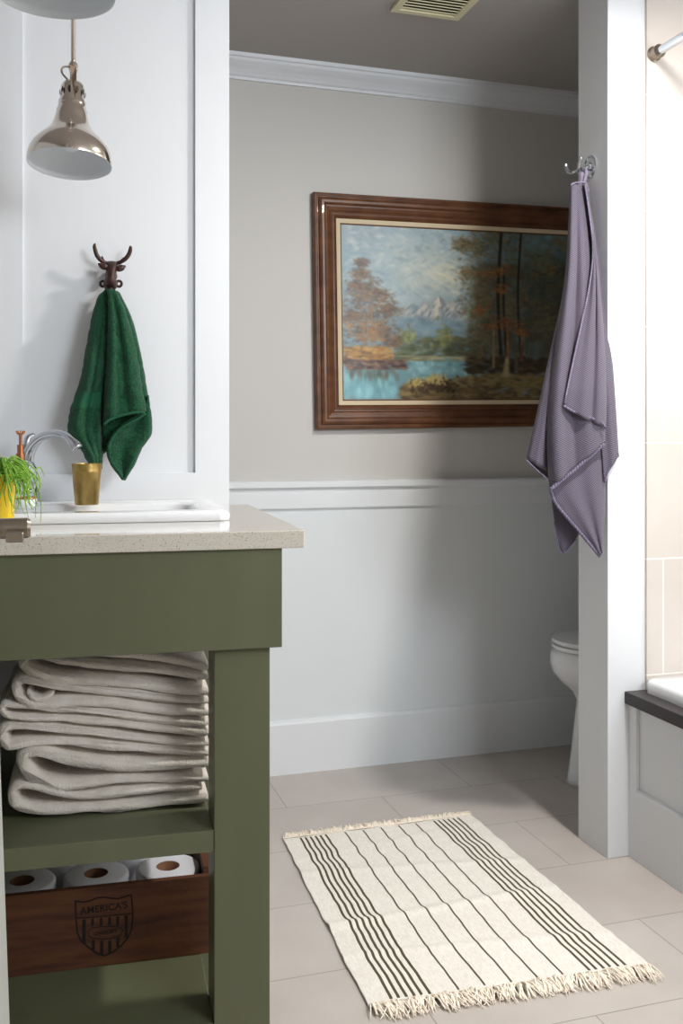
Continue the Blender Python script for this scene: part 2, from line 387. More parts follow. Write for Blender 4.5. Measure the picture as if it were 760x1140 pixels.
def fringe(P, Q, out, n, ln, seed, wid):
    random.seed(seed); bm = bmesh.new()
    for k in range(n):
        t = (k+random.uniform(-.4, .4))/n; t = min(max(t, .0), 1)
        b = P.lerp(Q, t); cl = math.sin(t*61)*.35+math.sin(t*23+1)*.3
        d = (out+(Q-P).normalized()*(cl+random.uniform(-.45, .45))).normalized(); L = ln*random.uniform(.5, 1.15)
        z = random.uniform(.004, .009)
        bend = Vector((random.uniform(-.3, .3), random.uniform(-.2, .2)))*L*.4
        p0 = Vector((b.x, b.y, .008)); p1 = Vector((b.x+d.x*L*.35, b.y+d.y*L*.35, z+random.uniform(.001, .012)))
        p2 = Vector((b.x+d.x*L*.75+bend.x, b.y+d.y*L*.75+bend.y, random.uniform(.003, .012))); p3 = Vector((b.x+d.x*L+bend.x*1.6, b.y+d.y*L+bend.y*1.6, random.uniform(.002, .008)))
        tube(bm, [p0, p1, p2, p3], [wid, wid, wid*.9, wid*.45], 5, 2)
    return bm
obj('fringe', fringe(A0, A1, Vector((0, 1)), 420, .034, 3, .0016), 'fringe', rg, smooth=True)
obj('fringe', fringe(D0, D1, Vector((.03, -1)), 620, .05, 4, .0017), 'fringe', rg, smooth=True)

# ================================================================== PAINTING
pic = root('framed_painting', 'landscape oil painting in a stepped walnut frame hung on the greige back wall', 'painting')
FX0, FX1, FZ0, FZ1 = .907, 2.012, 1.158, 1.955
YF = YB
def framesweep(x0, x1, z0, z1, prof):
    bm = bmesh.new(); rings = []
    for ins, dep in prof:
        rings.append([(x0+ins, YF-dep, z0+ins), (x1-ins, YF-dep, z0+ins), (x1-ins, YF-dep, z1-ins), (x0+ins, YF-dep, z1-ins)])
    V = [[bm.verts.new(p) for p in r] for r in rings]
    for A, D in zip(V, V[1:]+V[:1]):
        for k in range(4): bm.faces.new((A[k], A[(k+1) % 4], D[(k+1) % 4], D[k]))
    return bm
fprof = [(0, .002), (0, .026), (.003, .030), (.010, .031), (.012, .028), (.015, .028), (.018, .034), (.026, .038), (.034, .038), (.038, .034), (.040, .030), (.046, .029), (.056, .025), (.062, .020), (.066, .019),
         (.067, .022), (.071, .0225), (.074, .020), (.078, .017), (.081, .014), (.083, .002)]
parts = [obj('frame', framesweep(FX0, FX1, FZ0, FZ1, fprof), 'frame', pic, bevel=.0006)]
i0 = .082
parts.append(obj('liner', framesweep(FX0+i0, FX1-i0, FZ0+i0, FZ1-i0, [(0, .002), (0, .015), (.015, .013), (.015, .002)]), 'linen', pic))
i1 = i0+.0145
parts.append(obj('fillet', framesweep(FX0+i1, FX1-i1, FZ0+i1, FZ1-i1, [(0, .002), (0, .0135), (.0035, .0135), (.0045, .011), (.0045, .002)]), 'gold', pic))
i2 = i1+.004; CX0, CX1, CZ0, CZ1 = FX0+i2, FX1-i2, FZ0+i2, FZ1-i2
PW, PH = 420, 280
img = np.zeros((PH, PW, 3)); rng = np.random.RandomState(5)
yy, xx = np.mgrid[0:PH, 0:PW].astype(float)
ROT = math.radians(.9)
def PC(x, y):
    p = onY(x, y, YB-.01); dx, dz = p.x-(FX0+FX1)/2, p.z-(FZ0+FZ1)/2
    X = dx*math.cos(ROT)+dz*math.sin(ROT)+(FX0+FX1)/2; Z = -dx*math.sin(ROT)+dz*math.cos(ROT)+(FZ0+FZ1)/2
    return (X-CX0)/(CX1-CX0)*PW, (CZ1-Z)/(CZ1-CZ0)*PH
def stamp(u, v, ru, rv, col, a=1.0, ang=0, soft=1.0):
    R = max(ru, rv)*2.2+2
    x0, x1, y0, y1 = int(max(0, u-R)), int(min(PW, u+R+1)), int(max(0, v-R)), int(min(PH, v+R+1))
    if x0 >= x1 or y0 >= y1: return
    X = xx[y0:y1, x0:x1]-u; Y = yy[y0:y1, x0:x1]-v; c, s = math.cos(ang), math.sin(ang)
    d = ((X*c+Y*s)/ru)**2+((-X*s+Y*c)/rv)**2
    m = (a*np.clip(np.exp(-d*soft)*1.25-.12, 0, 1))[..., None]
    img[y0:y1, x0:x1] = img[y0:y1, x0:x1]*(1-m)+np.array(col)*m
def wash(x, y, rx, ry, col, a=.8): u, v = PC(x, y); k = PW/275.; stamp(u, v, rx*k, ry*k, col, a, 0, .8)
def dabs(fn, n, rx, ry, cols, a=.8, jit=12, ang=(0, 0)):
    for _ in range(n):
        x, y = fn(); u, v = PC(x, y); c = np.array(cols[rng.randint(len(cols))])+rng.normal(0, jit); k = PW/275.
        stamp(u, v, rx*k*rng.uniform(.6, 1.4), ry*k*rng.uniform(.6, 1.4), np.clip(c, 0, 255), a, rng.uniform(*ang))
def rect(x0, x1, y0, y1): return lambda: (rng.uniform(x0, x1), rng.uniform(y0, y1))
def blob(x, y, sx, sy2): return lambda: (rng.normal(x, sx), rng.normal(y, sy2))
def poly(pts, col, a=1.0):
    P = [PC(*p) for p in pts]; ins = np.zeros((PH, PW), bool); n = len(P)
    for i in range(n):
        (x1, y1), (x2, y2) = P[i], P[(i+1) % n]
        if y1 == y2: continue
        c = ((yy < y1) != (yy < y2)) & (xx < (x2-x1)*(yy-y1)/(y2-y1)+x1); ins ^= c
    img[ins] = img[ins]*(1-a)+np.array(col)*a
img[:] = (122, 148, 158)
wash(400, 260, 40, 25, (128, 146, 156)); wash(450, 285, 50, 40, (158, 180, 184)); wash(480, 300, 42, 30, (186, 196, 186)); wash(497, 305, 22, 15, (214, 208, 176), .9)
wash(440, 330, 30, 14, (172, 188, 190)); wash(500, 270, 20, 18, (140, 168, 178)); wash(600, 275, 60, 30, (92, 120, 124)); wash(610, 330, 50, 60, (70, 84, 76), .9); wash(395, 300, 20, 20, (110, 150, 166), .5)
dabs(rect(384, 520, 246, 330), 500, 5, 2, [(150, 172, 180), (178, 190, 188), (128, 152, 166), (196, 200, 186)], .35, 8, (-.8, .8))
poly([(440,352),(452,343),(462,344),(472,334),(478,337),(488,328),(494,332),(499,337),(506,333),(512,341),(530,350),(530,372),(440,372)], (150, 160, 162))
poly([(476,352),(482,338),(488,329),(491,336),(487,350),(480,362)], (206, 196, 176), .8); poly([(488,329),(494,334),(499,345),(492,352),(490,338)], (112, 122, 126), .8)
poly([(466,350),(473,338),(477,342),(470,358)], (190, 184, 170), .7); poly([(499,340),(506,335),(511,345),(504,355)], (176, 172, 160), .6)
dabs(rect(452, 515, 340, 362), 160, 1.2, 4, [(210, 200, 182), (112, 128, 138), (170, 172, 168), (96, 110, 120)], .5, 8, (.3, .9))
dabs(rect(442, 530, 355, 385), 250, 6, 3.5, [(96, 128, 142), (124, 152, 164), (84, 112, 126), (138, 164, 172)], .4, 6, (-.5, .5))
dabs(rect(440, 540, 376, 402), 260, 5, 2.2, [(84, 92, 62), (100, 110, 70), (70, 78, 58), (120, 122, 78)], .6, 8)
dabs(blob(454, 374, 4, 4.5), 70, 2.4, 2, [(138, 144, 84), (156, 160, 98), (104, 114, 70)], .5); dabs(blob(495, 374, 5, 6), 90, 2.6, 2, [(128, 134, 78), (148, 150, 90), (88, 98, 62)], .5)
# water
poly([(383,412),(440,408),(462,398),(500,397),(540,402),(560,412),(520,420),(470,432),(440,442),(383,442)], (104, 150, 158), .95)
dabs(rect(383, 440, 414, 441), 160, 3, 5, [(116, 182, 192), (142, 200, 204), (98, 158, 168)], .5, 8); dabs(rect(455, 530, 402, 416), 110, 3, 3, [(120, 172, 182), (90, 130, 138), (150, 196, 200)], .5, 8)
dabs(rect(386, 445, 410, 420), 60, 2, 5, [(90, 104, 96), (110, 96, 78)], .4)
dabs(rect(446, 540, 396, 401), 60, 7, .8, [(176, 168, 118), (120, 112, 78)], .6)
# left trees
for (x, y, r) in ((403, 292, 5), (402, 305, 8), (396, 318, 9), (410, 320, 12), (400, 335, 14), (422, 330, 11), (392, 352, 10), (414, 350, 16), (432, 345, 10), (400, 370, 15), (426, 368, 14), (438, 380, 9)):
    dabs(blob(x, y, r*.6, r*.42), 130, 2.6, 1.3, [(122, 90, 64), (152, 104, 58), (104, 88, 80), (126, 104, 72), (98, 92, 88), (84, 70, 62)], .42, 8, (-.6, .6))
for x, y0 in ((405, 350), (409, 355), (414, 340), (418, 358)):
    for y in range(y0, 394, 2): u, v = PC(x+rng.normal(0, .25), y); stamp(u, v, 1.3, 3, (168, 122, 76), .6)
dabs(rect(386, 428, 356, 380), 90, 3.2, 1, [(186, 124, 58), (164, 104, 52)], .5, 10, (-.3, .3))
dabs(rect(384, 436, 386, 402), 240, 3.5, 1.6, [(186, 132, 58), (160, 112, 56), (120, 82, 50), (200, 152, 72)], .7, 10, (-.3, .3))
dabs(rect(384, 450, 400, 410), 190, 3.5, 1.4, [(92, 70, 66), (118, 84, 66), (150, 110, 80), (70, 54, 50)], .7, 8)
# right forest
dabs(lambda: (lambda y: (rng.uniform(530-(y-300)*.12, 650), y))(rng.uniform(295, 410)), 900, 6, 4, [(84, 76, 54), (98, 84, 56), (74, 78, 62), (88, 78, 58)], .4, 6, (-.6, .6))
for (x, y, r) in ((530, 275, 16), (552, 262, 18), (515, 272, 9), (523, 305, 14), (548, 300, 22), (575, 275, 22), (600, 285, 16), (538, 330, 18), (560, 345, 24), (530, 350, 14), (590, 330, 22), (608, 300, 10), (535, 378, 20), (612, 360, 18), (625, 270, 10)):
    dabs(blob(x, y, r*.62, r*.45), 190, 2.6, 1.2, [(112, 102, 68), (132, 102, 60), (98, 106, 74), (144, 106, 64), (76, 72, 50), (104, 114, 84)], .42, 8, (-.7, .7))
dabs(blob(600, 268, 16, 10), 80, 5, 3, [(98, 128, 132), (108, 136, 138)], .35); dabs(blob(595, 320, 12, 14), 40, 4, 4, [(58, 74, 72)], .35)
for y0, y1, x0, w_ in ((258, 400, 578, 1.6), (258, 395, 556, 2.2), (300, 395, 562, 1.5)):
    for y in np.arange(y0, y1, 1.5): u, v = PC(x0+2*math.sin(y/30.), y); stamp(u, v, w_*1.3, 3, (34, 28, 20), .75)
for (x, y, rx) in ((545, 306, 12), (560, 300, 8), (557, 322, 10), (570, 362, 12), (560, 356, 8), (548, 364, 9), (535, 345, 8), (580, 370, 9)):
    dabs(blob(x, y, rx*.55, 2.6), 45, 2.6, 1, [(142, 86, 44), (120, 76, 42), (160, 104, 54)], .6, 8, (-.3, .3))
# ground
dabs(lambda: (lambda x: (x, rng.uniform(428-(x-445)*.12 if x < 560 else 405, 448)))(rng.uniform(448, 660)), 1100, 5, 1.8, [(96, 76, 46), (122, 96, 54), (74, 58, 38), (140, 116, 66)], .7, 8, (-.3, .3))
dabs(rect(520, 650, 398, 415), 240, 5, 2, [(60, 46, 28), (84, 64, 36), (44, 36, 24)], .7, 8, (-.3, .3)); dabs(rect(545, 610, 418, 430), 120, 5, 1, [(150, 126, 68), (124, 104, 56)], .55, 10, (-.25, .25))
dabs(blob(493, 429, 8, 4), 110, 2.2, 1.6, [(72, 54, 36), (98, 76, 44), (54, 42, 30)], .8); dabs(blob(468, 430, 6, 4), 60, 2, 1.5, [(96, 76, 46), (70, 56, 36)], .8)
dabs(blob(484, 421, 7, 2.5), 60, 1.6, 1.6, [(186, 160, 84), (204, 182, 108)], .7); dabs(blob(462, 425, 4, 2.5), 40, 1.5, 1.5, [(190, 164, 84)], .65)
for (x, y0, y1, w0, w1, c) in ((549, 362, 409, 1.0, 1.7, (146, 122, 82)), (564.5, 366, 402, 1.2, 2.0, (150, 96, 56)), (564, 398, 419, 2.2, 5.0, (176, 156, 110)), (580, 378, 402, 1.4, 2.0, (128, 74, 48)), (574, 380, 415, 2, 2.4, (84, 88, 70)), (586, 376, 400, 1, 1.2, (90, 84, 62))):
    for y in np.arange(y0, y1, .8):
        k = (y-y0)/(y1-y0); u, v = PC(x-(k*1.5 if c[0] == 176 else 0), y); stamp(u, v, (w0+(w1-w0)*k)*1.5, 1.8, np.array(c)+rng.normal(0, 12), .75)
for _ in range(1): img = (img*2+np.roll(img, 1, 0)+np.roll(img, 1, 1)+np.roll(img, -1, 0)+np.roll(img, -1, 1))/6.
img += rng.normal(0, 3.5, (PH, PW, 1)); img = np.clip(img*1.06+4, 0, 255)/255.; g_ = img.mean(2, keepdims=True); img = g_+(img-g_)*.85; linimg = np.where(img <= .04045, img/12.92, ((img+.055)/1.055)**2.4)
me = bpy.data.meshes.new('canvas')
gx = np.linspace(CX0, CX1, PW); gz = np.linspace(CZ1, CZ0, PH)
co = np.zeros((PH, PW, 3)); co[..., 0] = gx[None, :]; co[..., 1] = YF-.009-.0006*((img.mean(2)-.5)); co[..., 2] = gz[:, None]
idx = np.arange(PH*PW).reshape(PH, PW); quads = np.stack([idx[:-1, :-1], idx[1:, :-1], idx[1:, 1:], idx[:-1, 1:]], -1).reshape(-1, 4)
me.vertices.add(PH*PW); me.vertices.foreach_set('co', co.ravel())
me.loops.add(quads.size); me.loops.foreach_set('vertex_index', quads.ravel().astype(np.int32))
me.polygons.add(len(quads)); me.polygons.foreach_set('loop_start', np.arange(0, quads.size, 4, dtype=np.int32)); me.polygons.foreach_set('loop_total', np.full(len(quads), 4, dtype=np.int32))
me.update(calc_edges=True)
ca = me.color_attributes.new('paint', 'FLOAT_COLOR', 'POINT'); rgba = np.ones((PH*PW, 4)); rgba[:, :3] = linimg.reshape(-1, 3); ca.data.foreach_set('color', rgba.ravel())
m = mat('oil_paint', (100, 100, 100), .38, coat=.15); at = m.node_tree.nodes.new('ShaderNodeAttribute'); at.attribute_name = 'paint'
m.node_tree.links.new(at.outputs['Color'], m.node_tree.nodes['Principled BSDF'].inputs['Base Color']); M['oil'] = m
parts.append(link('canvas', me, 'oil', pic, smooth=True))
RM = Matrix.Translation(((FX0+FX1)/2, 0, (FZ0+FZ1)/2)) @ Matrix.Rotation(-ROT, 4, 'Y') @ Matrix.Translation((-(FX0+FX1)/2, 0, -(FZ0+FZ1)/2))
for p in parts: p.data.transform(RM)

# ================================================================== HANGING TOWELS
def resample(pl, n):
    P = catmull([(a, b, 0) for a, b in pl], 8); d = [0]
    for a, b in zip(P, P[1:]): d.append(d[-1]+(b-a).length)
    out = []; j = 0
    for k in range(n):
        t = d[-1]*k/(n-1)
        while j < len(d)-2 and d[j+1] < t: j += 1
        q = (t-d[j])/max(1e-9, d[j+1]-d[j]); out.append(P[j].lerp(P[j+1], min(1, q)))
    return out
def sheet(bm, Lp, Rp, Yf, off, ns=26, nt=60, fold=(), edge=(.012, .012), mi=0, rough=.0, bottom=0, band=None):
    Lr, Rr = resample(Lp, nt), resample(Rp, nt); rows = []
    uvl = bm.loops.layers.uv.verify()
    for j in range(nt):
        t = j/(nt-1); row = []
        for i in range(ns):
            s = i/(ns-1); p = Lr[j].lerp(Rr[j], s)
            d = off
            for (s0, wv, amp, ph) in fold:
                amt = min(1, t*2.5); d -= amp*amt*math.exp(-((s-s0-ph*t)/wv)**2)
            d += edge[0]*max(0, 1-s/.14)**2+edge[1]*max(0, 1-(1-s)/.14)**2
            sag = bottom*math.sin(PI*s)*max(0, (t-.75)/.25)**2
            w = onY(p.x, p.y+sag, Yf(p.y)+d)
            if rough: w += Vector((0, 1, 0))*rough*noise.noise(w*38)+Vector((1, 0, 0))*rough*.4*noise.noise(w*90+Vector((5, 5, 5)))
            row.append((bm.verts.new(w), s, t))
        rows.append(row)
    wid = [(rows[j][-1][0].co-rows[j][0][0].co).length for j in range(nt)]
    ln = sum((rows[j+1][ns//2][0].co-rows[j][ns//2][0].co).length for j in range(nt-1))
    wm = max(wid)
    for j in range(nt-1):
        for i in range(ns-1):
            q = [rows[j][i], rows[j+1][i], rows[j+1][i+1], rows[j][i+1]]
            f = bm.faces.new([a[0] for a in q]); f.material_index = 1 if band and band[0] < j/nt < band[1] else mi; f.smooth = True
            for lp, a, jj in zip(f.loops, q, (j, j+1, j+1, j)): lp[uvl].uv = ((a[1]-.5)*wid[jj], a[2]*ln)
    return rows
def hemtube(rows_pts, r, nm, m, parent):
    bm = bmesh.new(); tube(bm, rows_pts, r, 8, 1); return obj(nm, bm, m, parent, smooth=True)
def cloth(name, bm, mats, parent=None, th=.004):
    me = bpy.data.meshes.new(name); bm.to_mesh(me); bm.free()
    o = link(name, me, mats, parent)
    s = o.modifiers.new('thick', 'SOLIDIFY'); s.thickness = th; s.offset = 0
    return o
# --- green hand towel on the deer hook
gY = lambda py: 2.062-.018*min(1, max(0, (py-320)/120))
bm = bmesh.new()
sheet(bm, [(122,326),(118,370),(113,440),(112,500),(115,505)], [(132,326),(148,362),(160,420),(165,452),(163,470)], gY, .035, 14, 40, [(.5,.3,.006,0)])        # rear
sheet(bm, [(119,322),(108,336),(98,382),(90.5,423),(80,455),(77,481),(90.5,499),(103,522)], [(124,322),(123,345),(120,390),(116,430),(113,465),(112,490),(113,508),(112,522)],
      gY, .006, 30, 90, [(.3,.16,.012,0),(.68,.10,.006,-.1)], (.014,.032), 0, .005, 0, (.565, .635))
rB = sheet(bm, [(120,322),(121,345),(119,390),(116,430),(115,473)], [(128,324),(138,345),(149,385),(156,425),(162,458)], gY, -.012, 34, 70, [(.22,.10,.008,0),(.52,.10,-.005,.1),(.75,.12,.006,0)], (.040,.012), 0, .005, -6)
sheet(bm, [(126,322),(133,345),(140,385),(146,430),(150,460)], [(130,325),(141.5,346),(154,387),(163,438),(164.5,462)], gY, .010, 14, 50, [(.4,.3,.006,0)], (.0,.012), 0, .003)
sheet(bm, [(114,460),(114,480),(119,500),(120,503)], [(150,452),(160,462),(150,468),(140,475)], gY, .030, 16, 20, [], (0, 0), 0, .003)
rC = sheet(bm, [(163.5,452),(150,464),(136,474),(125,485),(119.5,499),(122,513),(130,525),(137.5,534)], [(164,440),(167.5,465),(168,481),(163,490),(157,499),(152,510),(147.7,519),(137.8,534.3)], gY, .002, 20, 60, [(.5,.3,-.012,0)], (-.004,.010), 0, .003)
gt = cloth('hand_towel', bm, ['terry', 'terry_flat'], th=.0055)
tag(gt, 'dark green terry hand towel hanging from the deer head hook', 'towel')
hb = [v[0] for v in []]
def rowpts(pl, Yf, off, n=24): return [onY(p.x, p.y, Yf(p.y)+off) for p in resample(pl, n)]
bmh = bmesh.new()
tube(bmh, rowpts([(115.5,473),(120,468.5),(132,463.5),(148,459.5),(161,459)], gY, -.022), .0028, 8, 1)
tube(bmh, rowpts([(162,460),(152,467),(137,475),(126,486),(120,500)], gY, -.002), .0028, 8, 1)
obj('hem', bmh, 'terry_flat', gt, smooth=True)
# --- mauve bath towel
def pY(py): return 2.362-.098*min(1, max(0, (py-204)/230.))**.8
bm = bmesh.new()
sheet(bm, [(635,210),(633,270),(626,330),(613,390),(598,459),(586,511)], [(645,210),(641,300),(634,390),(626,459),(618,530)], pY, .030, 22, 60, [(.35,.14,.012,0),(.7,.08,-.008,0)], (.022,.0))                                   # back left
sheet(bm, [(645,215),(655,300),(662,390),(668,480),(672,536)], [(654,215),(663,265),(674,335),(680,391),(684,442),(688,507)], pY, .004, 18, 60, [(.6,.2,.006,0)], (.0,.008))                                # right rear
sheet(bm, [(612,500),(613,545),(617,580),(621,605),(627,616)], [(650,500),(652,560),(648,585),(641,599),(629,616)], pY, .066, 16, 36, [(.3,.2,.006,0)], (.0,.0))                                            # rear lower tail
sheet(bm, [(588,509),(595,515),(605,520),(612,524)], [(586.5,512),(594,521),(603,528),(611.5,535)], pY, .095, 8, 12)                                                                                       # turned underside
rM = sheet(bm, [(634.5,206),(633,250),(630,300),(622,360),(615,411),(609,470),(610,520),(612,544)], [(652,205),(656,262),(662,330),(668,400),(672,450),(673,493)], pY, -.008, 34, 80, [(.2,.10,.012,0),(.42,.06,-.006,.05),(.62,.12,.012,.1),(.85,.08,.006,0)], (.026,.010))
rP = sheet(bm, [(611,500),(612,544),(619.4,562),(643,590),(666.5,619)], [(671,480),(673,520),(673,560),(672,590),(671,614)], pY, .006, 26, 50, [(.35,.15,.008,0),(.75,.12,.008,0)], (.004,.014))
rF = sheet(bm, [(650,204),(656,240),(659.4,279),(655,320),(647.4,356),(638,398),(627,451)], [(653,206),(661,262),(668,330),(673,391),(674.5,440),(674,475)], pY, -.022, 26, 70, [(.35,.16,.010,.1),(.58,.06,-.005,.1),(.78,.10,.008,0)], (.004,.018), 0, 0, 3)
pt = cloth('bath_towel', bm, ['waffle'], th=.0035)
tag(pt, 'mauve waffle weave bath towel hanging from the chrome hook on the post', 'towel')
for pl, off, w, ns_ in (([(651,205),(656,240),(660,279),(655.5,320),(648,356),(638.7,398),(628,449)], -.0265, .0024, 0), ([(627,451.5),(640,459),(655,464.5),(668,469.5),(674,476)], -.0245, .0036, 15),
                   ([(612,545),(627,533),(645,518),(660,505),(673,494)], -.0135, .0046, 24), ([(612.5,546),(619.4,562),(643,590),(667,619)], .004, .0042, 26), ([(667,619),(670,617),(671.5,612)], .002, .003, 0),
                   ([(688,507),(683,512),(678,519),(673,536)], .004, .0040, 11), ([(586,512),(596,522),(611,535)], .012, .0016, 0), ([(617,581),(621,606),(627,616),(641,600)], .062, .0018, 0),
                   ([(634.8,206),(640,203.6),(648,203),(652.5,204.5),(655,214)], -.012, .0026, 0)):
    bmh = bmesh.new(); tube(bmh, rowpts(pl, pY, off, 30), w, 8, 1); ho = obj('hem', bmh, 'hem', pt, smooth=True)
    if ns_:
        bmh = bmesh.new()
        for p in rowpts(pl, pY, off-w*.75, ns_): box(bmh, (p.x-.0009, p.y-w*.3, p.z-w*.95), (p.x+.0009, p.y+w*.5, p.z+w*.95))
        obj('stitching', bmh, 'hem_dark', ho)
bmh = bmesh.new()
q = [onY(x, y, d) for x, y, d in ((650,206,2.352),(653,192,2.358),(652,186,2.363),(648,189,2.374),(647,206,2.362))]
for a, b in zip(q, q[1:]):
    w_ = Vector((.0035, -.001, 0)); vs = [bmh.verts.new(v) for v in (a-w_, a+w_, b+w_, b-w_)]; bmh.faces.new(vs)
lo = obj('hanging_loop', bmh, 'hem', pt); s = lo.modifiers.new('t', 'SOLIDIFY'); s.thickness = .0015

# --- chrome double hook on the post face X = PX
hk = root('towel_hook', 'chrome double robe hook on a round plate high on the white post', 'hook')
HX = PX; hp = Vector((HX, 2.368, 1.865))
bm = bmesh.new(); lathe(bm, [(0, 0), (.030, 0), (.031, .003), (.029, .006), (.025, .0065), (.023, .0045), (.012, .005), (.010, .010), (0, .010)], 36, Matrix.Translation(hp) @ Matrix.Rotation(-PI/2, 4, 'Y'))
obj('plate', bm, 'chrome', hk, smooth=True, auto=.7)
bm = bmesh.new(); tube(bm, [hp+Vector((-.005, 0, -.003)), hp+Vector((-.022, 0, -.007)), hp+Vector((-.035, 0, -.009))], [.008, .006, .006], 14); obj('stem', bm, 'chrome', hk, smooth=True)
for sgn, nm in ((-1, 'prong'), (1, 'prong')):
    bm = bmesh.new(); j = hp+Vector((-.032, 0, -.009))
    tube(bm, [j, j+Vector((-.012, sgn*.012, -.006)), j+Vector((-.02, sgn*.026, -.003)), j+Vector((-.023, sgn*.036, .012)), j+Vector((-.023, sgn*.038, .020))], [.006, .0052, .005, .0048, .0066], 12); obj(nm, bm, 'chrome', hk, smooth=True)

# --- deer head hook on the panelled wall
dh = root('deer_head_hook', 'dark cast iron deer head hook on the white panelled wall', 'hook')
Z0 = WY+.009
def dp(x, y, Y): return onY(95+x/12.667, 260+y/12.667, Y)
bm = bmesh.new(); rings = []
for (x, y, w_, Y, dd) in ((372, 398, 60, Z0-.024, .010), (372, 412, 74, Z0-.028, .014), (372, 450, 80, Z0-.032, .018), (368, 500, 78, Z0-.036, .020), (362, 560, 72, Z0-.040, .020), (356, 620, 70, Z0-.044, .022), (352, 670, 84, Z0-.046, .020), (350, 720, 92, Z0-.044, .020), (350, 760, 88, Z0-.038, .018), (350, 800, 60, Z0-.032, .014)):
    c = dp(x, y, Y); hw = w_/12.667*2.1/F
    rings.append([c+Vector((hw*math.cos(2*PI*k/20), dd*math.sin(2*PI*k/20), 0)) for k in range(20)])
loft(bm, rings, True, True)
obj('head', bm, 'iron', dh, smooth=True)
bm = bmesh.new(); c = dp(362, 600, Z0); lathe(bm, [(0, 0), (.012, 0), (.0125, .004), (.009, .010), (.008, .036), (0, .036)], 28, Matrix.Translation((c.x, Z0-.0005, c.z)) @ Matrix.Rotation(PI/2, 4, 'X')); obj('mounting_plate', bm, 'iron', dh, smooth=True)
for pts, tine in (([(330,425),(270,408),(212,370),(165,310),(138,235),(128,180),(136,140)], [(255,400),(245,360),(233,318)]), ([(440,425),(500,400),(560,360),(606,305),(630,245),(636,200),(632,175)], [(508,396),(525,365),(542,338)])):
    bm = bmesh.new(); tube(bm, [dp(x, y, Z0-.03-.012*i/6) for i, (x, y) in enumerate(pts)], [.0042, .0042, .0046, .0046, .0042, .0036, .0018], 10)
    tube(bm, [dp(x, y, Z0-.032) for x, y in tine], [.0034, .0028, .0012], 8); obj('antler', bm, 'iron', dh, smooth=True)
for pts in ([(320,462),(275,468),(228,452),(178,422)], [(425,480),(470,492),(520,480),(568,458)]):
    bm = bmesh.new(); tube(bm, [dp(x, y, Z0-.044) for x, y in pts], [.004, .0072, .0066, .0015], 10)
    obj('ear', bm, 'iron', dh, smooth=True)
for cx_ in (248, 474):
    bm = bmesh.new(); tube(bm, [dp(cx_+38*math.cos(a), 708+40*math.sin(a), Z0-.034) for a in [2*PI*k/16 for k in range(17)]], .0028, 8, 1); obj('scroll', bm, 'iron', dh, smooth=True)
bm = bmesh.new(); tube(bm, [dp(350, 700, Z0-.04), dp(350, 790, Z0-.05), dp(350, 850, Z0-.062), dp(350, 820, Z0-.078)], [.006, .0055, .005, .0055], 10); obj('prong', bm, 'iron', dh, smooth=True)

# ================================================================== VANITY
va = root('vanity_table', 'olive green painted wooden vanity with two open shelves, towels and a crate on them', 'vanity', VO, -TH)
CL = -.98                                # left end in the vanity's own frame
obj('apron', B((CL+.03, .012, .789), (-.034, .032, .947)), 'green', va, bevel=.0015)
for sx0, sx1 in ((-.139, -.050), (CL+.05, CL+.139)):
    for y0_ in (.034, .47):
        obj('leg', B((sx0, y0_, 0), (sx1, y0_+.088, .947)), 'green', va, bevel=.0015)
obj('side_rail', B((-.12, .122, .80), (-.075, .47, .945)), 'green', va, bevel=.001)
obj('side_rail', B((CL+.07, .122, .80), (CL+.12, .47, .945)), 'green', va, bevel=.001)
obj('added_light_block', B((-.553, .036, .194), (-.535, .558, .945)), 'green', va, bevel=.001)  # added panel, hardly seen, keeps light from the left off the shelves
obj('shelf', B((CL+.139, .036, .465), (-.139, .558, .500)), 'green', va, bevel=.0015)
obj('shelf', B((CL+.139, .036, .160), (-.139, .558, .194)), 'green', va, bevel=.0015)

ct = root('countertop', 'speckled pale quartz countertop with a blunt front edge on the green vanity', 'countertop', VO, -TH)
SXA, SXB, SYA, SYB = -.70, -.091, .20, .575     # sink outer footprint
bm = bmesh.new()
inner = rrect(SXA+.04, SYA+.04, SXB-.04, SYB-.04, .05, 6); nn = len(inner)
def yb(x):                                # back edge follows the wall
    return (WY-1.5-x*(-math.sin(TH)))/math.cos(TH)
outer = []
x0o, x1o = CL, 0
for (x, y) in inner:                     # project from the centre onto the outer quad
    cx0, cy0 = (SXA+SXB)/2, .33
    dx, dy = x-cx0, y-cy0; tt = []
    if dx > 0: tt.append((x1o-cx0)/dx)
    if dx < 0: tt.append((x0o-cx0)/dx)
    if dy < 0: tt.append((0-cy0)/dy)
    if dy > 0:
        for it in range(1): tt.append((yb(cx0)-cy0)/(dy-0)) if dy else None
    t_ = min(tt); px_, py_ = cx0+dx*t_, cy0+dy*t_
    outer.append([px_, py_])
for corner in ((x0o, 0), (x1o, 0), (x1o, None), (x0o, None)):
    cyy = corner[1] if corner[1] is not None else yb(cx0)
    k = min(range(nn), key=lambda i: (outer[i][0]-corner[0])**2+(outer[i][1]-cyy)**2); outer[k] = [corner[0], cyy]
for p in outer:
    if p[1] > .5: p[1] = min(p[1], yb(p[0])-.0005) if p[1] < yb(cx0)-.001 else yb(p[0])-.0005
za, zb = .947, .975
loft(bm, [[(x, y, za) for x, y in inner], [(x, y, za) for x, y in outer], [(x, y, zb) for x, y in outer], [(x, y, zb) for x, y in inner], [(x, y, za) for x, y in inner]])
bmesh.ops.remove_doubles(bm, verts=bm.verts, dist=1e-5)
obj('slab', bm, 'stone', ct, bevel=.0022, seg=3)

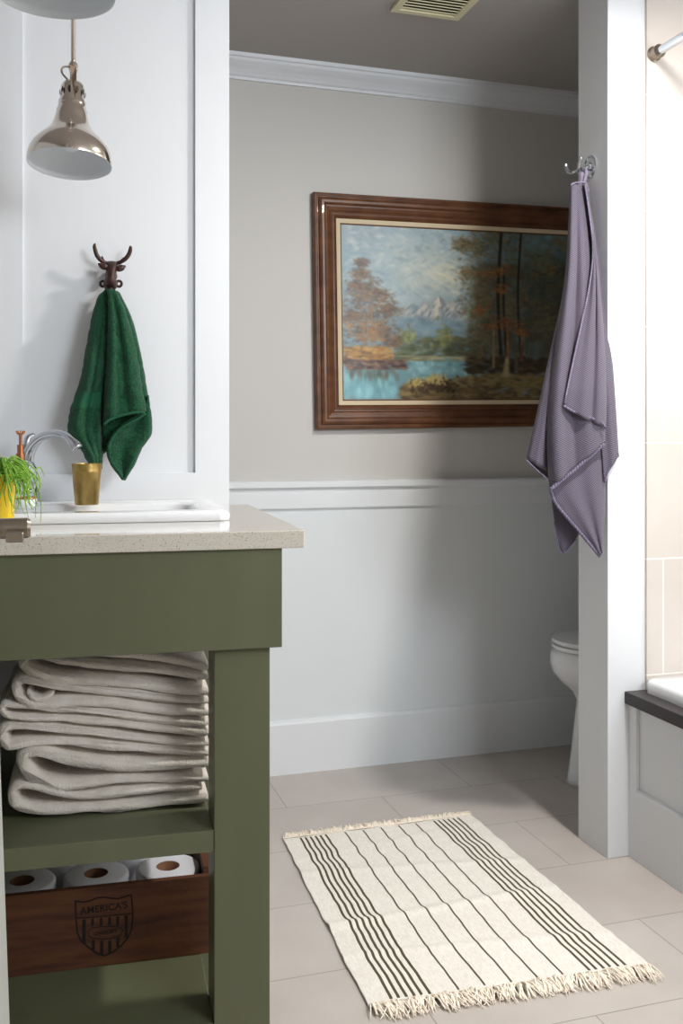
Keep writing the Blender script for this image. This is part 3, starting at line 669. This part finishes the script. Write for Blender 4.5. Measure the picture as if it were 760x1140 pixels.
sk = root('drop_in_sink', 'white rectangular drop-in sink with a raised rounded rim on the countertop', 'sink', VM @ Vector(((SXA+SXB)/2, (SYA+SYB)/2, .975)), -TH)
hx, hy = (SXB-SXA)/2, (SYB-SYA)/2
def sr_(ins, z, r, yo=0): return [(x, y-yo*(1 if y > 0 else 0), z) for x, y in rrect(-hx+ins, -hy+ins, hx-ins, hy-ins, r, 8)]
bm = bmesh.new()
loft(bm, [sr_(.002, .0005, .02), sr_(0, .004, .022), sr_(0, .012, .022), sr_(.003, .0165, .02), sr_(.008, .018, .018), sr_(.045, .018, .04, .07), sr_(.052, .012, .045, .07), sr_(.06, -.05, .06, .07), sr_(.09, -.11, .06, .07), sr_(.13, -.118, .04, .03)], False, True)
obj('basin', bm, 'porcelain', sk, smooth=True)
bm = bmesh.new(); lathe(bm, [(0, -.1165), (.020, -.1165), (.021, -.118), (0, -.1185)], 20); obj('drain', bm, 'chrome', sk, smooth=True)

DZ = .993
# faucet
fc = root('faucet', 'chrome gooseneck faucet arching over the white sink', 'faucet')
FB = onY(27, 560, 2.03); FB = Vector((FB.x, 2.015, DZ))
bm = bmesh.new(); lathe(bm, [(0, 0), (.026, 0), (.027, .004), (.022, .010), (.016, .016), (.014, .06), (.013, .115), (0, .115)], 28, Matrix.Translation(FB)); obj('body', bm, 'chrome', fc, smooth=True)
bm = bmesh.new()
sp_ = [(29,520,2.01),(33,502,2.0),(44,488,1.975),(59,482.5,1.95),(73,485,1.925),(82,493,1.905),(86,499,1.90)]
tube(bm, [onY(*p) for p in sp_], [.0125, .0115, .0085, .0078, .0082, .0095, .0105], 18); obj('spout', bm, 'chrome', fc, smooth=True)
bm = bmesh.new(); c = onY(28, 500, 2.02); tube(bm, [onY(29,516,2.02), onY(29,500,2.025), onY(31,488,2.03), onY(38,484,2.035)], [.008, .007, .006, .005], 12); obj('handle', bm, 'chrome', fc, smooth=True)

# glass soap bottle with a copper pump
sb = root('soap_dispenser', 'clear glass soap bottle with a copper pump beside the faucet', 'dispenser')
c = onY(26, 562, 1.93); SB_ = Vector((c.x, 1.93, DZ))
s_ = 1.94/F
def dz(py): return H-(py-HZ)/F*(1.93*cy+c.x*sy)
top = dz(512)-DZ
bm = bmesh.new(); lathe(bm, [(0, .0005), (.022, .0005), (.0245, .004), (.0245, top-.016), (.018, top-.004), (.009, top), (.009, top-.002), (.0165, top-.006), (.0225, top-.018), (.0225, .006), (0, .005)], 32, Matrix.Translation(SB_)); obj('bottle', bm, 'glass', sb, smooth=True)
bm = bmesh.new(); lathe(bm, [(0, 0), (.0085, 0), (.0085, .012), (.0062, .012), (.0062, .028), (.003, .029), (.003, .044), (.0035, .046), (.0045, .050), (0, .051)], 24, Matrix.Translation(SB_+Vector((-.005, 0, top)))); obj('pump', bm, 'copper', sb, smooth=True, auto=.5)
bm = bmesh.new(); pc = SB_+Vector((-.005, 0, top+.048))
for a in range(5):
    an = 2*PI*a/5+.3; e = Vector((math.cos(an), math.sin(an), 0)); tube(bm, [pc, pc+e*.005+Vector((0, 0, .001)), pc+e*.008+Vector((0, 0, .006))], [.0018, .0015, .0018], 6)
obj('crown_button', bm, 'copper', sb, smooth=True)
bm = bmesh.new(); tube(bm, [SB_+Vector((-.005, 0, top-.001)), SB_+Vector((-.003, 0, .008))], .0018, 8, 1); obj('dip_tube', bm, 'enamel', sb, smooth=True)

# small white dish
c = onY(27, 570, 1.84)
ds = root('soap_dish', 'small white dish with a copper coloured rim in front of the soap bottle', 'dish', (c.x, 1.84, DZ))
bm = bmesh.new(); lathe(bm, [(0, .0005), (.013, .0005), (.019, .006), (.0225, .020), (.0205, .020), (.017, .008), (0, .005)], 32); obj('bowl', bm, 'porcelain', ds, smooth=True)
bm = bmesh.new(); lathe(bm, [(.0228, .0195), (.0228, .0225), (.0202, .0225), (.0202, .0195)], 32, close=True); obj('rim', bm, 'copper', ds, smooth=True)

# brass cup
c = onY(96.5, 559, 1.945)
cup = root('brass_tumbler', 'small tapered brass tumbler on the back rim of the sink below the green towel', 'cup', (c.x, 1.945, DZ))
bm = bmesh.new(); lathe(bm, [(0, 0), (.0215, 0), (.0222, .002), (.0272, .062), (.0276, .0635), (.0276, .0655), (.0274, .067), (.0285, .0785), (.0275, .079), (.0262, .066), (.0212, .003), (0, .003)], 40); obj('body', bm, 'brass', cup, smooth=True, auto=.6)

# potted plant, left edge
c = onY(-3, 577, 1.66)
ppz = .9755
pp = root('potted_plant', 'trailing bright green plant in a yellow pot at the left edge of the counter', 'potted plant', (c.x, 1.66, ppz))
bm = bmesh.new(); lathe(bm, [(0, 0), (.024, 0), (.0255, .003), (.028, .085), (.029, .088), (.0265, .088), (.025, .072), (0, .072)], 32); obj('pot', bm, 'yellow', pp, smooth=True, auto=.7)
bm = bmesh.new(); lathe(bm, [(0, .079), (.015, .078), (.0255, .074)], 20); obj('soil', bm, 'soil', pp)
random.seed(21); bm = bmesh.new()
for k in range(74):
    a = random.uniform(0, 2*PI) if k % 3 else random.uniform(-1.2, .5); r0 = random.uniform(0, .018); rad = random.uniform(.018, .055); up = random.uniform(.004, .028); drop = random.uniform(-.02, .062)
    e = Vector((math.cos(a), math.sin(a), 0)); j = lambda q: Vector((random.uniform(-q, q), random.uniform(-q, q), random.uniform(-q, q)))
    p = Vector((0, 0, .076)); out = p+e*max(.031, rad)
    pts = [p+e*r0, p+e*(.022)+Vector((0, 0, up+.012)), out+Vector((0, 0, up*.6))+j(.007), out+e*.008+Vector((0, 0, -drop*.5))+j(.008), out+e*.012+Vector((0, 0, -drop))+j(.010)]
    tube(bm, pts, [.0013, .0013, .0012, .0010, .0004], 5, 4)
    if k % 2 == 0:
        q0 = pts[2]; e2 = Vector((math.cos(a+.9), math.sin(a+.9), 0)); tube(bm, [q0, q0+e2*.012+Vector((0, 0, .004)), q0+e2*.022+Vector((0, 0, -.012))], [.0011, .001, .0004], 5, 3)
obj('foliage', bm, 'leaf', pp, smooth=True)

# ================================================================== FOLDED TOWELS (vanity frame)
def folded(paths, label, seed, y0=.14, dep=.30, sink_=0):
    bm = bmesh.new(); rnd = random.Random(seed)
    for pi_, (pl, th_) in enumerate(paths):
        pts = [onV(x, y, y0) for x, y in pl]; P = catmull(pts, 6); n = len(P)
        ths = th_ if isinstance(th_, (list, tuple)) else [th_]*len(pl)
        prof = []
        Ls, Rs = [], []
        for i, p in enumerate(P):
            t = i/6; a = min(int(t), len(ths)-2); hw = (ths[a]+(ths[a+1]-ths[a])*(t-a))*1.58/F/2
            if i in (0, n-1): hw *= .45
            T = (P[min(i+1, n-1)]-P[max(i-1, 0)]).normalized(); nr = Vector((-T.z, 0, T.x))
            Ls.append((p, nr, hw)); 
        e0 = Ls[0]; 
        NY = 12; rings = []
        for k in range(NY+1):
            f = k/NY; yy_ = y0+dep*f; edge = min(1, .55+.45*math.sqrt(min(1, k/1.5))) if k < 3 else 1
            if k >= NY-1: edge = .85 if k == NY-1 else .6
            ring = []
            for side, seq in ((1, Ls), (-1, Ls[::-1])):
                for p, nr, hw in seq:
                    q = p+nr*hw*side*edge; q = Vector((q.x, yy_, q.z))
                    nz = noise.noise(Vector((q.x*22+seed, q.y*14, q.z*40)))*.0022+noise.noise(Vector((q.x*90, q.y*60+seed, q.z*90)))*.0007
                    q += nr*side*nz; q.y += (.005*noise.noise(Vector((q.x*16+seed*3, pi_*7, q.z*30))) if k == 0 else 0)
                    ring.append(q)
            rings.append(ring)
        loft(bm, rings, True, True)
    for v in bm.verts: v.co = VM @ v.co
    o = obj('folded_towel', bm, 'cotton', None, smooth=True)
    return tag(o, label, 'towel', 'folded cream towels stacked on the vanity shelf')
TW = [
 ([([(232,888),(190,893),(150,898),(100,901),(60,903),(30,902),(17,896),(14,885),(19,876),(34,875),(60,882),(90,887),(130,884),(165,880),(200,878),(225,877)], [13,14,14,14,14,14,14,13,12,13,13,13,12,12,11,10])], 'cream folded towel at the bottom of the stack on the green shelf'),
 ([([(232,867),(190,868),(155,868),(120,871),(95,875),(60,876),(38,868),(26,853),(28,841),(44,837),(70,845),(110,851),(150,854),(190,852),(234,850)], [11,12,12,13,14,17,18,19,18,19,20,20,20,19,18])], 'second folded towel from the bottom of the stack, with a thick rolled left end'),
 ([([(234,840),(190,836),(150,833),(100,829),(60,826),(30,828),(9,831),(3,822),(5,811),(22,809),(60,812),(100,815),(150,822),(190,826),(233,829)], [15,15,15,14,13,13,13,13,12,12,13,12,10,9,9])], 'third folded towel from the bottom of the stack, sticking out furthest left'),
 ([([(234,816),(190,813),(150,808),(100,803),(60,800),(30,800),(8,798),(2,791),(5,785),(18,786),(50,789),(90,791),(130,795),(175,802),(234,806)], [14,14,13,12,9,8,8,8,7,8,9,10,12,12,10])], 'thin folded towel at mid height of the stack, just above the widest fold'),
 ([([(234,794),(190,791),(150,787),(110,782),(70,783),(40,786),(22,777),(17,766),(24,757),(42,760),(70,765),(110,769),(145,772),(185,778),(233,782)], [16,16,17,18,17,15,14,14,13,13,14,14,14,13,11]), ([(60,771),(48,779),(36,778),(30,770)], [5,8,8,6])], 'folded towel second from the top of the stack, with a curled left end'),
 ([([(232,771),(190,767),(150,762),(110,759),(70,757),(45,752),(28,743),(25,736),(40,732),(75,737),(110,741),(150,744),(190,748),(232,755)], [16,17,18,17,16,15,13,10,9,11,13,14,15,15]), ([(232,744),(200,736),(160,730),(120,728),(90,726)], [17,16,15,12,9])], 'folded towel on top of the stack, right under the green apron'),
]
for i, (paths, lab) in enumerate(TW): folded(paths, lab, i*11+3)

# ================================================================== CRATE WITH PAPER ROLLS (vanity frame)
cr = root('wooden_crate', 'old brown wooden crate with a dark printed shield standing on the bottom shelf', 'crate', VO, -TH)
CY = .25; XA, XB, ZA, ZB = -.532, -.118, .1945, .334
obj('front_board', B((XA, CY, ZA), (XB, CY+.012, ZB)), 'crate', cr, bevel=.001)
obj('back_board', B((XA, CY+.27, ZA), (XB, CY+.282, ZB)), 'crate', cr, bevel=.001)
for x in (XA, XB-.016): obj('end_board', B((x, CY+.012, ZA), (x+.016, CY+.27, ZB+.012)), 'crate', cr, bevel=.001)
obj('bottom_board', B((XA+.016, CY+.012, ZA), (XB-.016, CY+.27, ZA+.01)), 'crate', cr)
# shield print
def sh(u, v): return onV(75+u/8.941, 985+v/8.941, CY)
bm = bmesh.new()
def strip(pts, w, close=False):
    P = [sh(*p) for p in pts]; n = len(P)
    for i in range(n if close else n-1):
        a, b = P[i], P[(i+1) % n]; d = (b-a).normalized(); nr = Vector((-d.z, 0, d.x))*w/2; a = a-d*w*.2; b = b+d*w*.2
        q = [a-nr, b-nr, b+nr, a+nr]
        for yo, rev in ((CY-.0008, False),):
            vs = [bm.verts.new((p.x, yo, p.z)) for p in q]; wv = [bm.verts.new((p.x, CY-.0001, p.z)) for p in q]
            bm.faces.new(vs); bm.faces.new(wv[::-1])
            for k in range(4): bm.faces.new((vs[k], vs[(k+1) % 4], wv[(k+1) % 4], wv[k]))
outl = [(80,160),(150,172),(220,160),(290,132),(360,122),(430,132),(500,138),(570,118),(635,100),(645,200),(650,330),(640,440),(600,530),(530,610),(450,670),(370,705),(290,680),(210,620),(140,560),(100,480),(85,340)]
strip(outl, .0028, True); strip([(90,330),(200,325),(330,315),(480,300),(645,285)], .0018)
for x, y0_, y1_, w_ in ((165, 350, 575, .0062), (250, 340, 400, .0045), (335, 335, 400, .0045), (420, 325, 395, .0045), (500, 320, 400, .0045), (585, 310, 520, .0055), (258, 555, 640, .0055), (342, 560, 690, .0055), (422, 560, 680, .0055), (502, 530, 615, .0055)):
    strip([(x, y0_), (x, y1_)], w_)
strip([(200,470),(240,430),(330,415),(440,410),(520,420),(555,450),(520,505),(430,535),(340,540),(250,530),(210,505)], .0014, True)
obj('shield_print', bm, 'ink', cr)
def text(txt, cpos, size, sx, ang, name, parent, m):
    cu = bpy.data.curves.new(name, 'FONT'); cu.body = txt; cu.size = size; cu.align_x = 'CENTER'; cu.align_y = 'CENTER'; cu.extrude = .0003; cu.offset = .0003
    to = bpy.data.objects.new('tmp', cu); C.objects.link(to); dg = bpy.context.evaluated_depsgraph_get(); dg.update()
    me = bpy.data.meshes.new_from_object(to.evaluated_get(dg)); bpy.data.objects.remove(to)
    me.transform(Matrix.Translation(cpos) @ Matrix.Rotation(ang, 4, 'Y') @ Matrix.Diagonal((sx, 1, 1, 1)) @ Matrix.Rotation(PI/2, 4, 'X'))
    me.materials.clear(); return link(name, me, m, parent)
p = sh(365, 232); text("AMERICA'S", Vector((p.x, CY-.0006, p.z)), .0165, 1.02, -math.radians(2), 'lettering', cr, 'ink')
p = sh(380, 472); text("CHOICEST", Vector((p.x, CY-.0006, p.z)), .0082, 1.0, -math.radians(3), 'lettering', cr, 'ink')

def make_roll(label, loc):
    r = root('toilet_paper_roll', label, 'toilet roll', loc, 0, 'toilet paper rolls in the wooden crate')
    bm = bmesh.new(); lathe(bm, [(.0215, 0), (.056, 0), (.0585, .003), (.0585, .115), (.056, .119), (.053, .120), (.0215, .120)], 40); obj('paper', bm, 'paper', r, smooth=True, auto=.7)
    bm = bmesh.new(); lathe(bm, [(.0215, .0005), (.0215, .1195), (.0202, .1195), (.0202, .0005)], 28, close=True); obj('core', bm, 'card', r, smooth=True)
    return r
rz0 = ZA+.011
rolls = [((-.193, CY+.078), 'toilet roll at the right end of the crate, brightest of the front three'), ((-.3225, CY+.078), 'toilet roll in the middle of the crate, above the printed shield'),
         ((-.4515, CY+.078), 'toilet roll at the left end of the crate front row, deepest in shadow'), ((-.258, CY+.198), 'toilet roll in the back row of the crate, between the right and middle front rolls'),
         ((-.380, CY+.198), 'toilet roll in the back row of the crate, behind the middle and left front rolls')]
first = None
for (x, y), lab in rolls:
    loc = VM @ Vector((x, y, rz0))
    if first is None: first = make_roll(lab, loc); continue
    c = first.copy(); C.objects.link(c); c.location = loc; c['label'] = lab
    for ch in list(first.children):
        d = ch.copy(); C.objects.link(d); d.parent = c

# ================================================================== PENDANT LAMPS
def make_pendant(label, loc, tilt):
    r = root('pendant_lamp', label, 'pendant lamp', loc, 0, 'nickel pendant lamps over the vanity')
    T = Matrix.Rotation(tilt[1], 4, 'Y') @ Matrix.Rotation(tilt[0], 4, 'X')   # about the pivot at the top of the shade
    S = T @ Matrix.Translation((0, 0, -.162))
    pr_ = [(a_*.94, b_) for a_, b_ in [(.0785, 0), (.079, .002), (.0785, .012), (.076, .022), (.0705, .033), (.060, .045), (.048, .056), (.0395, .066), (.0335, .078), (.030, .090), (.0285, .101), (.0255, .104), (.0258, .110), (.0255, .118), (.0225, .122), (.0222, .146), (.019, .152), (.010, .156), (0, .157)]]
    bm = bmesh.new(); lathe(bm, pr_, 56, S); o = obj('shade', bm, 'nickel', r, smooth=True)
    bm = bmesh.new(); lathe(bm, [(.0737, .0003), (.072, .0005)]+[(max(a-.0018, .001), b-.001) for a, b in pr_[2:16]]+[(0, .150)], 56, S); obj('shade_lining', bm, 'enamel', o, smooth=True)
    bm = bmesh.new(); lathe(bm, [(0, .10), (.014, .10), (.016, .085), (.024, .068), (.027, .052), (.022, .035), (.010, .027), (0, .026)], 28, S); obj('bulb', bm, 'enamel', r, smooth=True)
    for k in range(10):
        a_ = 2*PI*k/10; c_ = S @ Vector((.0224*math.cos(a_), .0224*math.sin(a_), .134)); bm = bmesh.new()
        mm = Matrix.Translation(c_) @ T @ Matrix.Rotation(a_, 4, 'Z') @ Matrix.Diagonal((.0008, .0028, .0055, 1)); bmesh.ops.create_uvsphere(bm, u_segments=10, v_segments=6, radius=1, matrix=mm); obj('vent_hole', bm, 'dark', o)
    bm = bmesh.new()
    for yo in (-.024, .024):
        q = [S @ Vector((-.004, yo, .112)), S @ Vector((.004, yo, .112)), S @ Vector((.005, yo*.98, .155)), Vector((.005, yo*.2, .024)), Vector((-.005, yo*.2, .024)), S @ Vector((-.005, yo*.98, .155))]
        d = Vector((0, -.0016 if yo < 0 else .0016, 0)); a_ = [bm.verts.new(v) for v in q]; b_ = [bm.verts.new(v+d) for v in q]
        bm.faces.new(a_); bm.faces.new(b_[::-1])
        for k in range(6): bm.faces.new((a_[k], a_[(k+1) % 6], b_[(k+1) % 6], b_[k]))
    obj('bracket', bm, 'nickel', r)
    bm = bmesh.new(); lathe(bm, [(0, .012), (.0075, .013), (.0085, .018), (.0085, .026), (.006, .031), (0, .032)], 20); obj('swivel', bm, 'nickel', r, smooth=True)
    bm = bmesh.new(); tube(bm, [(-.004, -.005, .020), (-.016, -.006, .018), (-.0205, -.006, .012), (-.018, -.006, .004), (-.006, -.006, -.008)], .0018, 8, 5); obj('wing_lever', bm, 'brushed', r, smooth=True)
    bm = bmesh.new(); tube(bm, [(0, 0, .03), (0, 0, CEIL-loc[2]-.02)], .0042, 14, 1); obj('rod', bm, 'nickel', r, smooth=True)
    bm = bmesh.new(); lathe(bm, [(0, CEIL-loc[2]-.024), (.02, CEIL-loc[2]-.022), (.055, CEIL-loc[2]-.012), (.058, CEIL-loc[2]), (0, CEIL-loc[2])], 32); obj('canopy', bm, 'nickel', r, smooth=True, auto=.7)
    return r
p = onY(81.5, 88, 1.85)
make_pendant('smaller looking nickel pendant lamp hanging beside the panelled wall, whole shade in view', (p.x, 1.85, p.z), (math.radians(-7), math.radians(2.5)))
p = onY(60, -152, 1.27)
make_pendant('nearer pendant lamp cut off by the photo top, only its pale underside in view', (p.x, 1.27, p.z), (math.radians(0), 0))

# ================================================================== OPEN DOOR at the left edge, its lever handle in view
YD = 1.06
a = onY(1.2, 870, YD); b = onY(10.8, 1140, YD); sl = (b.x-a.x)/(a.z-b.z); xe = lambda z: a.x+(a.z-z)*sl
bm = bmesh.new()
for z0_, z1_ in ((.012, 2.03),):
    q = [(xe(z0_), z0_), (xe(z1_), z1_), (xe(z1_)-.036, z1_), (xe(z0_)-.036, z0_)]
    extr(bm, q, lambda p, r: (p, .26, r), lambda p, r: (p, YD, r))
dr_ = struct(obj('door_1', bm, 'door', bevel=.0015))
hc = onY(0, 588.5, YD-.065); XF = xe(hc.z); tip = onY(34, 588.5, YD-.065).x
hd = root('x', 'x', 'x'); hd.name = 'door_handle'
for k_ in ('label', 'category'): del hd[k_]
hd.parent = dr_
yh = YD-.065; R = .0098
bm = bmesh.new(); lathe(bm, [(0, 0), (.030, 0), (.030, .006), (.026, .009), (0, .009)], 32, Matrix.Translation((XF, yh, hc.z)) @ Matrix.Rotation(PI/2, 4, 'Y')); obj('rose', bm, 'brushed', hd, smooth=True, auto=.6)
bm = bmesh.new(); tube(bm, [(XF, yh, hc.z), (tip-.003, yh, hc.z), (tip, yh, hc.z)], [R, R, R*.82], 28, 1); obj('stem', bm, 'brushed', hd, smooth=True, auto=.5)
bm = bmesh.new(); box(bm, (tip-.022, yh-.034, hc.z-.0105), (tip-.006, yh-.002, hc.z-.001)); obj('lever', bm, 'brushed', hd, bevel=.0015)

# ================================================================== CEILING LIGHT (out of frame)
CLX, CLY = 1.43, 1.50
cl = root('ceiling_light', 'round flush ceiling light above the rug, out of the photo', 'ceiling light', (CLX, CLY, CEIL-.07))
bm = bmesh.new(); lathe(bm, [(0, .068), (.17, .068), (.175, .05), (.168, .045), (0, .045)], 40); obj('base', bm, 'brushed', cl, smooth=True)
bm = bmesh.new(); lathe(bm, [(.165, .046), (.155, .03), (.12, .014), (.06, .004), (0, .001)], 40); obj('diffuser', bm, 'bulbglow', cl, smooth=True)

# ------------------------------------------------------------------ origins at the base of each thing
def descend(o):
    out = []
    for ch in o.children: out.append(ch); out += descend(ch)
    return out
bpy.context.view_layer.update()
for o in [x for x in C.objects if x.parent is None and x.get('kind') != 'structure']:
    if o.location.length > 1e-6: continue
    tree = [x for x in [o]+descend(o) if x.type == 'MESH']
    if not tree: continue
    co = [v.co for x in tree for v in x.data.vertices]
    base = Vector(((min(c.x for c in co)+max(c.x for c in co))/2, (min(c.y for c in co)+max(c.y for c in co))/2, min(c.z for c in co)))
    for me in {x.data for x in tree}: me.transform(Matrix.Translation(-base))
    o.location = base

# ================================================================== LIGHT
def area(name, loc, rot, sx, sy_, power, col, shape='RECTANGLE'):
    l = bpy.data.lights.new(name, 'AREA'); l.shape = shape; l.size = sx; l.energy = power; l.color = col
    if shape in ('RECTANGLE', 'ELLIPSE'): l.size_y = sy_
    o = bpy.data.objects.new(name, l); C.objects.link(o); o.location = loc; o.rotation_euler = rot; return o
area('window_daylight', ((WX0+WX1)/2, YS-.03, (WZ0+WZ1)/2), (PI/2, 0, 0), WX1-WX0, WZ1-WZ0, 40, (.88, .94, 1))
area('tub_window_daylight', (XR-.02, (TY0+TY1)/2, (TZ0+TZ1)/2), (PI/2, 0, PI/2), TY1-TY0, TZ1-TZ0, 6, (.92, .96, 1))
area('ceiling_lamp_light', (CLX, CLY, CEIL-.08), (0, 0, 0), .16, .16, 27, (1, .965, .92), 'DISK')
wd_ = bpy.data.worlds.new('sky'); bpy.context.scene.world = wd_; wd_.use_nodes = True
wd_.node_tree.nodes['Background'].inputs[0].default_value = (.75, .85, 1, 1); wd_.node_tree.nodes['Background'].inputs[1].default_value = 1.5

# ================================================================== CAMERA
cd = bpy.data.cameras.new('camera'); cam = bpy.data.objects.new('camera', cd); C.objects.link(cam)
cd.sensor_fit = 'VERTICAL'; cd.sensor_height = 36; cd.lens = F/1140*36; cd.shift_x = 0; cd.shift_y = -(570-HZ)/1140.0
cam.location = (0, 0, H); cam.rotation_euler = (PI/2, 0, -YAW); cd.clip_start = .05
sc = bpy.context.scene; sc.camera = cam
sc.view_settings.view_transform = 'Standard'; sc.view_settings.look = 'None'; sc.view_settings.gamma = 1; sc.view_settings.use_curve_mapping = False
sc.view_settings.exposure = 0.13
